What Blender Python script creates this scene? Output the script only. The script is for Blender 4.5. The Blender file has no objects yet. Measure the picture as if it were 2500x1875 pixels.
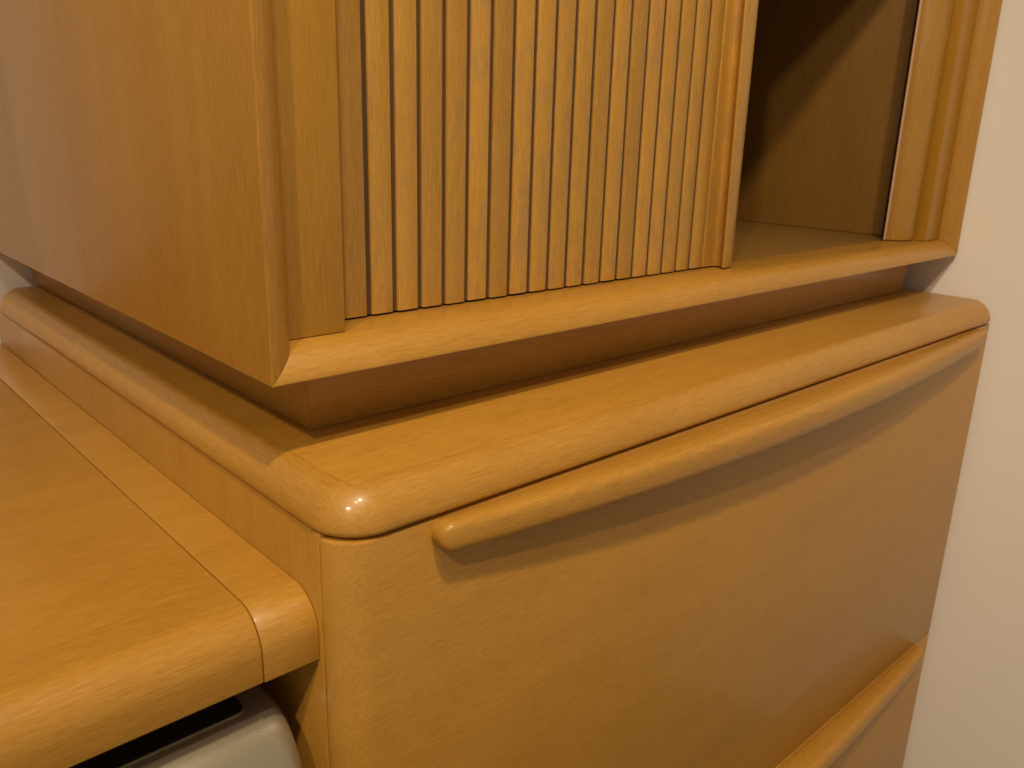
import bpy, bmesh, math, random
from mathutils import Vector, Matrix

random.seed(7)
scene = bpy.context.scene
col = scene.collection

# ------------------------------------------------------------------ camera
CAM = Vector((-0.2023, -0.3472, 0.1805))
FW = Vector((0.6507, 0.7020, -0.2895)).normalized()
RT = Vector((0.7387, -0.6735, 0.0272)).normalized()
UP = RT.cross(FW).normalized()
RT = FW.cross(UP)
cd = bpy.data.cameras.new('camera')
cam = bpy.data.objects.new('camera', cd)
col.objects.link(cam)
cam.matrix_world = Matrix(((RT.x, UP.x, -FW.x, CAM.x), (RT.y, UP.y, -FW.y, CAM.y),
                           (RT.z, UP.z, -FW.z, CAM.z), (0, 0, 0, 1)))
cd.sensor_width = 36.0
cd.lens = 29.53
cd.clip_start = 0.01
cd.clip_end = 50
cd.dof.use_dof = True
cd.dof.focus_distance = 0.58
cd.dof.aperture_fstop = 16
scene.camera = cam

# ------------------------------------------------------------------ world, lamps, exposure
w = bpy.data.worlds.new('World')
scene.world = w
w.use_nodes = True
bg = w.node_tree.nodes['Background']
bg.inputs['Color'].default_value = (1.0, 0.86, 0.64, 1)
bg.inputs['Strength'].default_value = 0.34

def lamp(name, loc, target, power, radius, size_deg, blend, color=(1.0, 0.83, 0.58)):
    l = bpy.data.lights.new(name, 'SPOT')
    l.energy = power
    l.shadow_soft_size = radius
    l.spot_size = math.radians(size_deg)
    l.spot_blend = blend
    l.color = color
    o = bpy.data.objects.new(name, l)
    col.objects.link(o)
    o.location = loc
    o.rotation_euler = (Vector(target) - Vector(loc)).to_track_quat('-Z', 'Y').to_euler()
    return o

# three bulbs of one ceiling fixture above and behind the photographer
lamp('ceiling_bulb', (-0.20, -0.66, 1.50), (0.35, 0.10, -0.1), 66, 0.038, 80, 1.0)
lamp('ceiling_bulb', (-0.50, -0.70, 1.50), (0.35, 0.05, -0.2), 20, 0.038, 66, 1.0)
lamp('ceiling_bulb', (-1.15, -0.82, 1.38), (0.25, 0.05, -0.1), 54, 0.038, 64, 1.0)

vs = scene.view_settings
vs.view_transform = 'Standard'
vs.look = 'None'
vs.exposure = 0.0
vs.gamma = 1.0

# ------------------------------------------------------------------ materials
def nodes_of(m):
    m.use_nodes = True
    nt = m.node_tree
    b = nt.nodes['Principled BSDF']
    return nt, b

def wood(name, axis, dark, light, rough=0.42, coat=0.26, mottle=0.22, rand=0.0, figure=0.0):
    m = bpy.data.materials.new(name)
    nt, b = nodes_of(m)
    N, L = nt.nodes, nt.links
    tc = N.new('ShaderNodeTexCoord')
    oi = N.new('ShaderNodeObjectInfo')
    off = N.new('ShaderNodeVectorMath'); off.operation = 'SCALE'
    off.inputs[0].default_value = (3.1, 5.7, 4.3) if rand > 0 else (0, 0, 0)
    L.new(oi.outputs['Random'], off.inputs['Scale'])
    add = N.new('ShaderNodeVectorMath'); add.operation = 'ADD'
    L.new(tc.outputs['Object'], add.inputs[0]); L.new(off.outputs[0], add.inputs[1])
    def noise(along, across, detail, rough_=0.55, dist=0.0):
        mp = N.new('ShaderNodeVectorMath'); mp.operation = 'MULTIPLY'
        s = [across, across, across]; s[axis] = along
        mp.inputs[1].default_value = s
        L.new(add.outputs[0], mp.inputs[0])
        n = N.new('ShaderNodeTexNoise')
        n.inputs['Scale'].default_value = 1.0
        n.inputs['Detail'].default_value = detail
        n.inputs['Roughness'].default_value = rough_
        n.inputs['Distortion'].default_value = dist
        L.new(mp.outputs[0], n.inputs['Vector'])
        return n.outputs['Fac']
    g1 = noise(55, 850, 4)            # pores and fine streaks
    g2 = noise(2.5, 40, 3, 0.5, 0.1)  # broad growth bands
    g3 = noise(9, 14, 2)              # cloudy mottling
    g4 = noise(170, 1900, 2)           # short flecks
    def mathn(op, a, bv):
        x = N.new('ShaderNodeMath'); x.operation = op
        for i, v in enumerate((a, bv)):
            if isinstance(v, (int, float)): x.inputs[i].default_value = v
            else: L.new(v, x.inputs[i])
        return x.outputs[0]
    t = mathn('ADD', mathn('MULTIPLY', g1, 0.34), mathn('MULTIPLY', g2, 0.14))
    t = mathn('ADD', t, mathn('MULTIPLY', g3, 0.5 * mottle))
    t = mathn('ADD', t, mathn('MULTIPLY', g4, 0.30))
    tot = 0.34 + 0.14 + 0.5 * mottle + 0.30
    t = mathn('DIVIDE', t, tot)
    cr = N.new('ShaderNodeValToRGB')
    cr.color_ramp.elements[0].position = 0.37
    cr.color_ramp.elements[0].color = (*dark, 1)
    cr.color_ramp.elements[1].position = 0.63
    cr.color_ramp.elements[1].color = (*light, 1)
    L.new(t, cr.inputs['Fac'])
    c = cr.outputs['Color']
    if figure > 0:      # grey-brown ripple figure of the slats
        f = noise(26, 55, 2, 0.5, 1.2)
        gate = N.new('ShaderNodeMath'); gate.operation = 'GREATER_THAN'
        L.new(oi.outputs['Random'], gate.inputs[0]); gate.inputs[1].default_value = 0.35
        mr = N.new('ShaderNodeMapRange')
        mr.inputs['From Min'].default_value = 0.52; mr.inputs['From Max'].default_value = 0.72
        mr.inputs['To Min'].default_value = 0.0; mr.inputs['To Max'].default_value = figure
        L.new(f, mr.inputs['Value'])
        k = mathn('MULTIPLY', mr.outputs[0], gate.outputs[0])
        mx = N.new('ShaderNodeMix'); mx.data_type = 'RGBA'
        L.new(k, mx.inputs['Factor'])
        L.new(c, mx.inputs['A']); mx.inputs['B'].default_value = (0.30, 0.16, 0.06, 1)
        c = mx.outputs['Result']
    if rand > 0:
        hs = N.new('ShaderNodeHueSaturation')
        mr = N.new('ShaderNodeMapRange')
        mr.inputs['To Min'].default_value = 1 - rand; mr.inputs['To Max'].default_value = 1 + rand
        L.new(oi.outputs['Random'], mr.inputs['Value'])
        L.new(mr.outputs[0], hs.inputs['Value'])
        L.new(c, hs.inputs['Color'])
        c = hs.outputs['Color']
    L.new(c, b.inputs['Base Color'])
    rr = N.new('ShaderNodeMapRange')
    rr.inputs['To Min'].default_value = rough - 0.05; rr.inputs['To Max'].default_value = rough + 0.07
    L.new(g3, rr.inputs['Value'])
    L.new(rr.outputs[0], b.inputs['Roughness'])
    b.inputs['Coat Weight'].default_value = coat
    b.inputs['Coat Roughness'].default_value = 0.14
    b.inputs['IOR'].default_value = 1.48
    bp = N.new('ShaderNodeBump')
    bp.inputs['Strength'].default_value = 0.03
    bp.inputs['Distance'].default_value = 0.0003
    L.new(g1, bp.inputs['Height'])
    L.new(bp.outputs[0], b.inputs['Normal'])
    return m

DK, LT = (0.348, 0.154, 0.015), (0.490, 0.244, 0.034)
M = {}
M['x'] = wood('maple_grain_lengthwise', 0, DK, LT)
M['y'] = wood('maple_grain_deep', 1, DK, LT)
M['z'] = wood('maple_grain_upright', 2, DK, LT)
M['slat'] = wood('maple_slat', 2, (0.345, 0.160, 0.018), (0.480, 0.250, 0.039), rough=0.42, coat=0.2, rand=0.13, figure=0.6)
M['stile'] = wood('maple_stile', 2, (0.33, 0.147, 0.009), (0.43, 0.208, 0.018), rough=0.4)
M['pale'] = wood('bare_maple_lit', 2, (0.50, 0.30, 0.16), (0.66, 0.42, 0.25), rough=0.6, coat=0.0)  # bare wood, with the light caught on the pull's edge painted into its colour
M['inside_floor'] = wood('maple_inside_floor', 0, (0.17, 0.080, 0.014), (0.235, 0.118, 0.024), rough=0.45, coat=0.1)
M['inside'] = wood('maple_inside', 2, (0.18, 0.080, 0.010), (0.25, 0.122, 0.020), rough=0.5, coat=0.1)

def plain(name, color, rough, metal=0.0, bump=0.0, bscale=300, var=0.0):
    m = bpy.data.materials.new(name)
    nt, b = nodes_of(m)
    N, L = nt.nodes, nt.links
    tc = N.new('ShaderNodeTexCoord')
    n = N.new('ShaderNodeTexNoise'); n.inputs['Scale'].default_value = bscale; n.inputs['Detail'].default_value = 4
    L.new(tc.outputs['Object'], n.inputs['Vector'])
    n2 = N.new('ShaderNodeTexNoise'); n2.inputs['Scale'].default_value = 6; n2.inputs['Detail'].default_value = 3
    L.new(tc.outputs['Object'], n2.inputs['Vector'])
    mx = N.new('ShaderNodeMix'); mx.data_type = 'RGBA'
    L.new(n2.outputs['Fac'], mx.inputs['Factor'])
    mx.inputs['A'].default_value = (*[v * (1 - var) for v in color], 1)
    mx.inputs['B'].default_value = (*[min(1, v * (1 + var)) for v in color], 1)
    L.new(mx.outputs['Result'], b.inputs['Base Color'])
    b.inputs['Roughness'].default_value = rough
    b.inputs['Metallic'].default_value = metal
    if bump:
        bp = N.new('ShaderNodeBump'); bp.inputs['Strength'].default_value = bump; bp.inputs['Distance'].default_value = 0.001
        L.new(n.outputs['Fac'], bp.inputs['Height'])
        L.new(bp.outputs[0], b.inputs['Normal'])
    return m

M['wall'] = plain('painted_wall', (0.83, 0.762, 0.705), 0.75, bump=0.25, bscale=420, var=0.02)
M['floor'] = plain('carpet', (0.22, 0.17, 0.12), 0.95, bump=0.6, bscale=500, var=0.15)
M['silver'] = plain('silver_plastic', (0.36, 0.31, 0.225), 0.30, metal=0.55, bump=0.02, bscale=900, var=0.02)
M['black'] = plain('black_gloss_plastic', (0.012, 0.011, 0.011), 0.25, var=0.1)
M['canvas'] = plain('tambour_canvas', (0.085, 0.040, 0.012), 0.9, bump=0.3, bscale=900)

# ------------------------------------------------------------------ mesh helpers
def link(name, me, mat, parent=None, smooth_deg=None):
    o = bpy.data.objects.new(name, me)
    col.objects.link(o)
    if mat is not None and not me.materials:
        me.materials.append(mat)
    if parent: o.parent = parent
    if smooth_deg:
        me.polygons.foreach_set('use_smooth', [True] * len(me.polygons))
        me.set_sharp_from_angle(angle=math.radians(smooth_deg))
    return o

def to_mesh(name, verts, faces, bevel=0.0, seg=2, bev_angle=35):
    bm = bmesh.new()
    vs_ = [bm.verts.new(v) for v in verts]
    for f in faces:
        try: bm.faces.new([vs_[i] for i in f])
        except ValueError: pass
    bmesh.ops.remove_doubles(bm, verts=bm.verts, dist=1e-6)
    bmesh.ops.recalc_face_normals(bm, faces=bm.faces)
    if bevel:
        es = [e for e in bm.edges if len(e.link_faces) == 2 and e.calc_face_angle(0) > math.radians(bev_angle)]
        bmesh.ops.bevel(bm, geom=es, offset=bevel, segments=seg, profile=0.5, affect='EDGES', clamp_overlap=True)
    me = bpy.data.meshes.new(name)
    bm.to_mesh(me); bm.free()
    return me

def box(name, x0, x1, y0, y1, z0, z1, mat, parent=None, bevel=0.0008):
    v = [(x, y, z) for x in (x0, x1) for y in (y0, y1) for z in (z0, z1)]
    f = [(0, 1, 3, 2), (4, 6, 7, 5), (0, 4, 5, 1), (2, 3, 7, 6), (0, 2, 6, 4), (1, 5, 7, 3)]
    return link(name, to_mesh(name, v, f, bevel), mat, parent, 40 if bevel else None)

def prism(name, prof, axis, lo, hi, mat, parent=None, bevel=0.0, sharp=32):
    """prof: 2-D points in the plane normal to axis; lo/hi: number or function of the point."""
    n = len(prof)
    def put(p, t):
        a, b = p
        return {0: (t, a, b), 1: (a, t, b), 2: (a, b, t)}[axis]
    ev = lambda g, p: g(p) if callable(g) else g
    v = [put(p, ev(lo, p)) for p in prof] + [put(p, ev(hi, p)) for p in prof]
    f = [tuple(range(n)), tuple(range(2 * n - 1, n - 1, -1))]
    f += [(i, (i + 1) % n, n + (i + 1) % n, n + i) for i in range(n)]
    return link(name, to_mesh(name, v, f, bevel), mat, parent, sharp)

def arc(cx, cy, rx, ry, a0, a1, n):
    return [(cx + rx * math.cos(math.radians(a0 + (a1 - a0) * i / n)),
             cy + ry * math.sin(math.radians(a0 + (a1 - a0) * i / n))) for i in range(n + 1)]

def thing(name, label, cat, loc=(0, 0, 0)):
    o = bpy.data.objects.new(name, None)
    col.objects.link(o)
    o['label'] = label; o['category'] = cat
    o.location = loc
    return o

def structure(o):
    o['kind'] = 'structure'
    return o

# ------------------------------------------------------------------ setting
FLOOR = -0.80
structure(box('wall_right', 0.9395, 1.06, -1.2, 0.745, FLOOR, 1.3, M['wall'], bevel=0))
structure(box('wall_back', -1.2, 1.06, 0.7455, 0.85, FLOOR, 1.3, M['wall'], bevel=0))
structure(box('floor', -1.2, 1.06, -1.2, 0.7453, FLOOR - 0.06, FLOOR - 0.001, M['floor'], bevel=0))

# ------------------------------------------------------------------ file cabinet
W = 0.936
fc = thing('file_cabinet', 'low honey maple file cabinet with two wide drawers beneath the tambour cabinet', 'file cabinet')
R = 0.0205
box('side_panel', 0.0, 0.018, R + 0.0004, 0.735, FLOOR, -0.0302, M['z'], fc)
box('side_panel', W - 0.018, W, R + 0.0004, 0.735, FLOOR, -0.0302, M['z'], fc)
box('back_panel', 0.0182, W - 0.0182, 0.72, 0.7348, FLOOR, -0.0302, M['x'], fc)
box('base', 0.0182, W - 0.0182, R + 0.005, 0.7195, FLOOR, FLOOR + 0.04, M['x'], fc)

# top: field panel plus solid edging mitred at the corners
SX0, SX1, SY0, SY1, T, RC = -0.0008, W + 0.0008, -0.0020, 0.738, 0.030, 0.030
ZT = -0.005                               # height of the top surface; its underside is at -T
AE = 0.0190                                # width of the rounded-over edging
def slab_parts():
    NP = 16
    prof = [(0.0016, -T), (0.0006, -T + 0.0008), (0.0001, -T + 0.002)]
    for i in range(NP + 1):
        a = math.radians(90 * i / NP)
        ex = 2 / 1.75
        prof.append((AE * (1 - math.cos(a) ** ex) if i < NP else AE, -T + 0.003 + (T - 0.003 + ZT) * math.sin(a) ** ex))
    top = box('top_panel', SX0 + AE, SX1 - AE, SY0 + AE, SY1 - AE, -T + 0.001, ZT, M['x'], fc, bevel=0.0002)
    NA = 10
    def half(corner, sx, sy, s, z, along_x, flip):
        """outline points of one strip end, from the mitre round to the straight run"""
        pts = []
        cx, cy = corner
        r = RC - s
        if r > 0.0004:
            for k in range(NA + 1):
                a = math.radians(45 * k / NA)          # 0 = on the mitre
                d = math.radians(45)
                if along_x: ang = d + a               # turning towards the y direction
                else: ang = d - a
                pts.append((cx + sx * r * math.cos(ang), cy + sy * r * math.sin(ang), z))
        else:
            # past the corner radius the offset edges meet in a crease
            q = (cx + sx * r, cy + sy * r, z)
            e = RC * 1.2
            for k in range(NA + 1):
                t = k / NA
                if along_x: pts.append((q[0] - sx * t * t * max(0.0, -r) * 0 - sx * 0.0004 * k, q[1], z))
                else: pts.append((q[0], q[1] - sy * 0.0004 * k, z))
        return pts if not flip else pts[::-1]
    F = {('L', 'F'): ((SX0 + RC, SY0 + RC), -1, -1), ('R', 'F'): ((SX1 - RC, SY0 + RC), 1, -1),
         ('L', 'B'): ((SX0 + RC, SY1 - RC), -1, 1), ('R', 'B'): ((SX1 - RC, SY1 - RC), 1, 1)}
    defs = {'front_edging': (('L', 'F'), ('R', 'F'), True), 'back_edging': (('L', 'B'), ('R', 'B'), True),
            'left_edging': (('L', 'F'), ('L', 'B'), False), 'right_edging': (('R', 'F'), ('R', 'B'), False)}
    for nm, (c0, c1, ax) in defs.items():
        rows = []
        for s_, z in prof:
            a0 = half(*F[c0], s_, z, ax, False)
            a1 = half(*F[c1], s_, z, ax, True)
            rows.append(a0 + a1)
        q0 = half(*F[c0], AE, -T, ax, False)
        q1 = half(*F[c1], AE, -T, ax, True)
        rows.append(q0 + q1)
        n = len(rows[0])
        v = [p for r_ in rows for p in r_]
        f = []
        m_ = len(rows)
        for i in range(m_):
            for j in range(n - 1):
                a, b = i * n + j, ((i + 1) % m_) * n + j
                f.append((a, a + 1, b + 1, b))
        f.append(tuple(i * n for i in range(m_)))
        f.append(tuple(i * n + n - 1 for i in range(m_)))
        link(nm, to_mesh(nm, v, f), M['x'] if ax else M['y'], top, 40)
slab_parts()

def drawer_front(z0, z1):
    pr = [(R, 0.0201)] + []
    left = arc(R, R, R, R, 180, 270, 14)
    right = arc(W - R, R, R, R, 270, 360, 14)
    pr = left + right
    return prism('drawer_front', pr, 2, z0, z1, M['x'], fc, bevel=0.0016, sharp=35)

def handle(parent, zc):
    """long bowed bar pull with a rounded nose at each end"""
    x0, x1 = 0.060, W - 0.054
    NS, NC = 120, 28
    v, f = [], []
    xs = []
    for i in range(NS + 1):
        t = i / NS
        # cluster stations at the ends
        xs.append(x0 + (x1 - x0) * (0.5 - 0.5 * math.cos(math.pi * t)))
    for x in xs:
        u = abs((x - (x0 + x1) / 2) / ((x1 - x0) / 2))
        bow = 1 - u * u
        e = min(x - x0, x1 - x)
        nose = 1.0 if e > 0.0085 else math.sqrt(max(0.0, 1 - ((0.0085 - e) / 0.0085) ** 2))
        nose = max(nose, 0.02)
        depth = (0.0130 + 0.0145 * bow) * (0.45 + 0.55 * nose)
        hh = (0.0092 + 0.0043 * bow) * nose
        zmid = zc - 0.0075 - 0.0080 * bow
        for k in range(NC):
            a = 2 * math.pi * k / NC
            ca, sa = math.cos(a), math.sin(a)
            # superellipse, flat against the drawer
            px = math.copysign(abs(ca) ** 0.58, ca)
            pz = math.copysign(abs(sa) ** 0.62, sa)
            yy = -depth * 0.42 + px * depth * 0.58
            v.append((x, min(yy, 0.002), zmid + pz * hh))
    for i in range(NS):
        for k in range(NC):
            a, b = i * NC + k, i * NC + (k + 1) % NC
            f.append((a, b, b + NC, a + NC))
    f.append(tuple(range(NC)))
    f.append(tuple(range(NS * NC, (NS + 1) * NC)))
    return link('handle', to_mesh('handle', v, f), M['x'], parent, 60)

d1 = drawer_front(-0.4668, -0.0322)
handle(d1, -0.0337)
d2 = drawer_front(FLOOR + 0.03, -0.4684)
handle(d2, -0.4715)

# ------------------------------------------------------------------ tambour cabinet
XH, XR, YH, HB, Q, HT = -0.0035, 0.9343, 0.0576, 0.0439, 0.0191, 0.512  # cabinet (not plinth) scaled about the camera, baked into these and following dimensions
YB = 0.738
tc_ = thing('tambour_cabinet', 'honey maple cabinet with sliding tambour doors, the right one pushed open', 'cabinet')
XB0, XB1, YP = 0.0440, 0.8945, 0.1042
TP = 0.006
# tapering plinth: front board and end boards
def plinth():
    y1, z0, z1 = 0.735, ZT + 0.0004, HB - 0.0003
    th = 0.018
    f = [(0, 1, 2, 3), (4, 5, 6, 7), (0, 1, 5, 4), (1, 2, 6, 5), (2, 3, 7, 6), (3, 0, 4, 7)]
    v = [(XB0, YP, z0), (XB1, YP, z0), (XB1 - th, YP + th, z0), (XB0 + th, YP + th, z0),
         (XB0 - TP, YP - TP, z1), (XB1 + TP, YP - TP, z1), (XB1 - th, YP + th, z1), (XB0 + th, YP + th, z1)]
    p = link('plinth', to_mesh('plinth', v, f, 0.0003), M['x'], tc_, 40)
    for s, xb in ((1, XB0), (-1, XB1)):
        e = 0.0002
        v = [(xb, YP + e, z0), (xb + s * (th - e), YP + th + e, z0), (xb + s * th, y1, z0), (xb, y1, z0),
             (xb - s * TP, YP - TP + e, z1), (xb + s * (th - e), YP + th + e, z1), (xb + s * th, y1, z1), (xb - s * TP, y1, z1)]
        link('plinth_end', to_mesh('plinth_end', v, f, 0.0003), M['y'], p, 40)
plinth()

# side panels with quarter-round front edge, mitred into the rails
def side(sgn, x_out):
    q = arc(x_out + sgn * Q, YH + Q - Q, Q, Q, 180, 180, 1)
    pts = []
    n = 14
    for i in range(n + 1):
        a = math.radians(90 * i / n)
        # from the outer arris (front) round to the inner face
        pts.append((x_out + sgn * Q * math.sin(a), YH + Q * (1 - math.cos(a))))
    pts += [(x_out + sgn * Q, YB), (x_out, YB)]
    lo = lambda p: HB + abs(p[0] - x_out) + 0.0001
    hi = lambda p: HT - abs(p[0] - x_out) - 0.0001
    return prism('side_panel', pts, 2, lo, hi, M['z'], tc_, bevel=0.0006, sharp=32)
side(1, XH); side(-1, XR)
def rail(name, z_out, sgn, yback):
    pts = []
    n = 14
    for i in range(n + 1):
        a = math.radians(90 * i / n)
        pts.append((YH + Q * (1 - math.cos(a)), z_out + sgn * Q * math.sin(a)))
    pts += [(yback, z_out + sgn * Q), (yback, z_out)]
    lo = lambda p: XH + abs(p[1] - z_out) + 0.0001
    hi = lambda p: XR - abs(p[1] - z_out) - 0.0001
    return prism(name, pts, 0, lo, hi, M['x'], tc_, bevel=0.0004, sharp=32)
ZS = HB + Q
rail('bottom_rail', HB, 1, 0.1111)
rail('top_rail', HT, -1, 0.1111)
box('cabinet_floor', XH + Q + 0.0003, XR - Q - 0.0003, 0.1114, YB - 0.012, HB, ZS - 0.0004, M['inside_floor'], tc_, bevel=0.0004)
box('cabinet_top', XH + Q + 0.0003, XR - Q - 0.0003, 0.1114, YB - 0.012, HT - Q, HT, M['x'], tc_, bevel=0.0004)
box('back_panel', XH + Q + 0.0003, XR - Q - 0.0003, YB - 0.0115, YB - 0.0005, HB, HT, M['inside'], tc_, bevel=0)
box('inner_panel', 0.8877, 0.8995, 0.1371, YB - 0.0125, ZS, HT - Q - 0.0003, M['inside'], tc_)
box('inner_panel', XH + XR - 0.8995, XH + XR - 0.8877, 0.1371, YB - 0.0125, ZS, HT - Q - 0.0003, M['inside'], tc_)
# stiles
SW = 0.0545
box('stile', XH + Q + 0.0003, SW, YH + Q - 0.0006, 0.0965, ZS + 0.0003, HT - Q - 0.0003, M['stile'], tc_, bevel=0.0009)
box('stile', XH + XR - SW, XR - Q - 0.0003, YH + Q - 0.0006, 0.0965, ZS + 0.0003, HT - Q - 0.0003, M['stile'], tc_, bevel=0.0009)

# tambour doors
YF, PITCH, SLW = 0.1023, 0.0200, 0.0162
Z0, Z1 = ZS + 0.0016, HT - Q - 0.001
def slat_mesh():
    hw = SLW / 2
    pts = [(-hw, 0.0062), (-hw, 0.0014), (-hw + 0.0004, 0.0006), (-hw + 0.0012, 0.0),
           (hw - 0.0010, 0.0), (hw - 0.0003, 0.0004), (hw, 0.0012), (hw, 0.0062)]
    n = len(pts)
    v = [(a, b, Z0) for a, b in pts] + [(a, b, Z1) for a, b in pts]
    f = [tuple(range(n)), tuple(range(2 * n - 1, n - 1, -1))] + [(i, (i + 1) % n, n + (i + 1) % n, n + i) for i in range(n)]
    me = to_mesh('slat', v, f)
    me.materials.append(M['slat'])
    me.polygons.foreach_set('use_smooth', [True] * len(me.polygons))
    me.set_sharp_from_angle(angle=math.radians(50))
    return me
SM = slat_mesh()
SMM = SM.copy()
SMM.transform(Matrix.Scale(-1, 4, (1, 0, 0))); SMM.flip_normals()

def pull_profile():
    p = [(0.4489, 0.1089), (0.4489, 0.1033), (0.4499, 0.1023), (0.461, 0.1023), (0.4644, 0.1016), (0.4663, 0.0999), (0.4667, 0.0974), (0.4659, 0.0948), (0.4639, 0.0922), (0.4616, 0.0903), (0.4607, 0.0893), (0.4607, 0.0884), (0.4614, 0.0879)]
    cx, cy, a, b = 0.4629, 0.1067, 0.0279, 0.0189
    for i in range(0, 15):
        t = math.radians(90 * i / 14)
        p.append((cx + a * math.sin(t), cy - b * math.cos(t)))
    p.append((0.4907, 0.1089))
    return p
def tambour(mirror):
    fx = (lambda x: 1.3276 - x) if mirror else (lambda x: x)
    lab = None
    xs = sorted((fx(0.044), fx(0.4888)) if not mirror else (fx(0.4888), fx(0.412)))
    bk = box('tambour_door', xs[0], xs[1], YF + 0.0020, YF + 0.0060, Z0, Z1, M['canvas'], tc_, bevel=0)
    count = 20 if not mirror else 2
    for i in range(count):
        xr = 0.0869 - PITCH + PITCH * i if not mirror else 0.0869 + PITCH * (18 - i)
        xc = xr - SLW / 2
        s = bpy.data.objects.new('slat', SMM if mirror else SM)
        col.objects.link(s)
        s.parent = bk
        s.location = (fx(xc), YF + random.uniform(-0.0002, 0.0002), random.uniform(-0.0002, 0.0002))
    prof = [(fx(a), b) for a, b in pull_profile()]
    pl = prism('pull', prof, 2, Z0 - 0.0003, Z1, M['slat'], bk, bevel=0.0004, sharp=40)
    for v in pl.data.vertices:              # the finger groove widens towards the top
        if v.co.z > 0.3 and 0.4603 < fx(v.co.x) < 0.4672:
            v.co.x += 0.010 if mirror else -0.010
    return bk
t1 = tambour(False)
t2 = tambour(True)
box('pale_edge', 0.8324, 0.8366, 0.1075, 0.1093, Z0 - 0.0003, Z1, M['pale'], t2, bevel=0.0004)  # lit edge of the right pull, its brightness put into the pale wood

# ------------------------------------------------------------------ desk
dk = thing('desk', 'honey maple desk with a rounded front edge, left of the file cabinet', 'desk')
DZ, DB, DY, DR = -0.0697, -0.1092, 0.0240, 0.0235
def desk_piece(name, x0, x1, yf, bev):
    pr = [(yf, DB)]
    pr += arc(yf + DR, DZ - DR, DR, DR, 180, 90, 16)
    pr += [(0.738, DZ), (0.738, DB)]
    return prism(name, pr, 0, x0, x1, M['x'], dk, bevel=bev, sharp=32)
desk_piece('end_strip', -0.0338, -0.0006, DY, 0.0005)
desk_piece('desktop', -1.15, -0.0343, DY + 0.0004, 0.0008)
box('back_board', -1.15, -0.0006, 0.700, 0.720, FLOOR, DB - 0.0005, M['x'], dk)
box('leg_panel', -1.15, -1.12, 0.05, 0.6995, FLOOR, DB - 0.0005, M['z'], dk)

# ------------------------------------------------------------------ machine under the desk
pc = thing('computer_tower', 'silver plastic computer case with a black top panel under the desk', 'computer')
TZ = -0.1420
def case2():
    # built as stacked sections so the right-hand edge rounds over with the front
    x0, x1, r = -0.215, -0.0125, 0.014
    pr = [(0.46, TZ), (0.050, TZ)] + arc(0.050, TZ - 0.060, 0.038, 0.060, 90, 180, 16)[1:] + [(0.018, FLOOR + 0.02), (0.46, FLOOR + 0.02)]
    n = len(pr)
    cy_, cz_ = 0.24, -0.42
    v, f = [], []
    st = []
    for i in range(7):
        a = math.radians(90 * i / 6)
        st.append((x0 + r * (1 - math.sin(a)), r * (1 - math.cos(a))))
    st = st[::-1]
    st = [(x0 + r * (1 - math.cos(math.radians(15 * i))), r * (1 - math.sin(math.radians(15 * i)))) for i in range(7)]
    st += [(x1 - r * (1 - math.cos(math.radians(90 - 15 * i))), r * (1 - math.sin(math.radians(90 - 15 * i)))) for i in range(7)]
    for x, ins in st:
        for y, z in pr:
            sy = 1 - ins / 0.22
            sz = 1 - ins / 0.285
            v.append((x, cy_ + (y - cy_) * sy, max(FLOOR, cz_ + (z - cz_) * sz)))
    for j in range(len(st) - 1):
        for i in range(n):
            a, b = j * n + i, j * n + (i + 1) % n
            f.append((a, b, b + n, a + n))
    f.append(tuple(range(n))); f.append(tuple(range((len(st) - 1) * n, len(st) * n)))
    return link('case', to_mesh('case', v, f), M['silver'], pc, 40)
case2()
# black inset with its raised rim
def rounded_rect(x0, x1, y0, y1, r, n=6):
    return (arc(x0 + r, y0 + r, r, r, 180, 270, n) + arc(x1 - r, y0 + r, r, r, 270, 360, n)
            + arc(x1 - r, y1 - r, r, r, 0, 90, n) + arc(x0 + r, y1 - r, r, r, 90, 180, n))
prism('top_panel', rounded_rect(-0.190, -0.0345, 0.0500, 0.40, 0.006), 2, TZ - 0.003, TZ + 0.0008, M['black'], pc, bevel=0.0005)
def rim():
    a = rounded_rect(-0.1912, -0.0333, 0.0488, 0.4012, 0.0072)
    b = rounded_rect(-0.1902, -0.0343, 0.0498, 0.4002, 0.0062)
    n = len(a)
    v = [(x, y, TZ - 0.002) for x, y in a] + [(x, y, TZ + 0.0010) for x, y in a] + [(x, y, TZ + 0.0010) for x, y in b] + [(x, y, TZ - 0.002) for x, y in b]
    f = []
    for k in range(4):
        for i in range(n):
            p, q = k * n + i, k * n + (i + 1) % n
            r_, s_ = ((k + 1) % 4) * n + (i + 1) % n, ((k + 1) % 4) * n + i
            f.append((p, q, r_, s_))
    link('rim', to_mesh('rim', v, f), M['silver'], pc, 40)
rim()
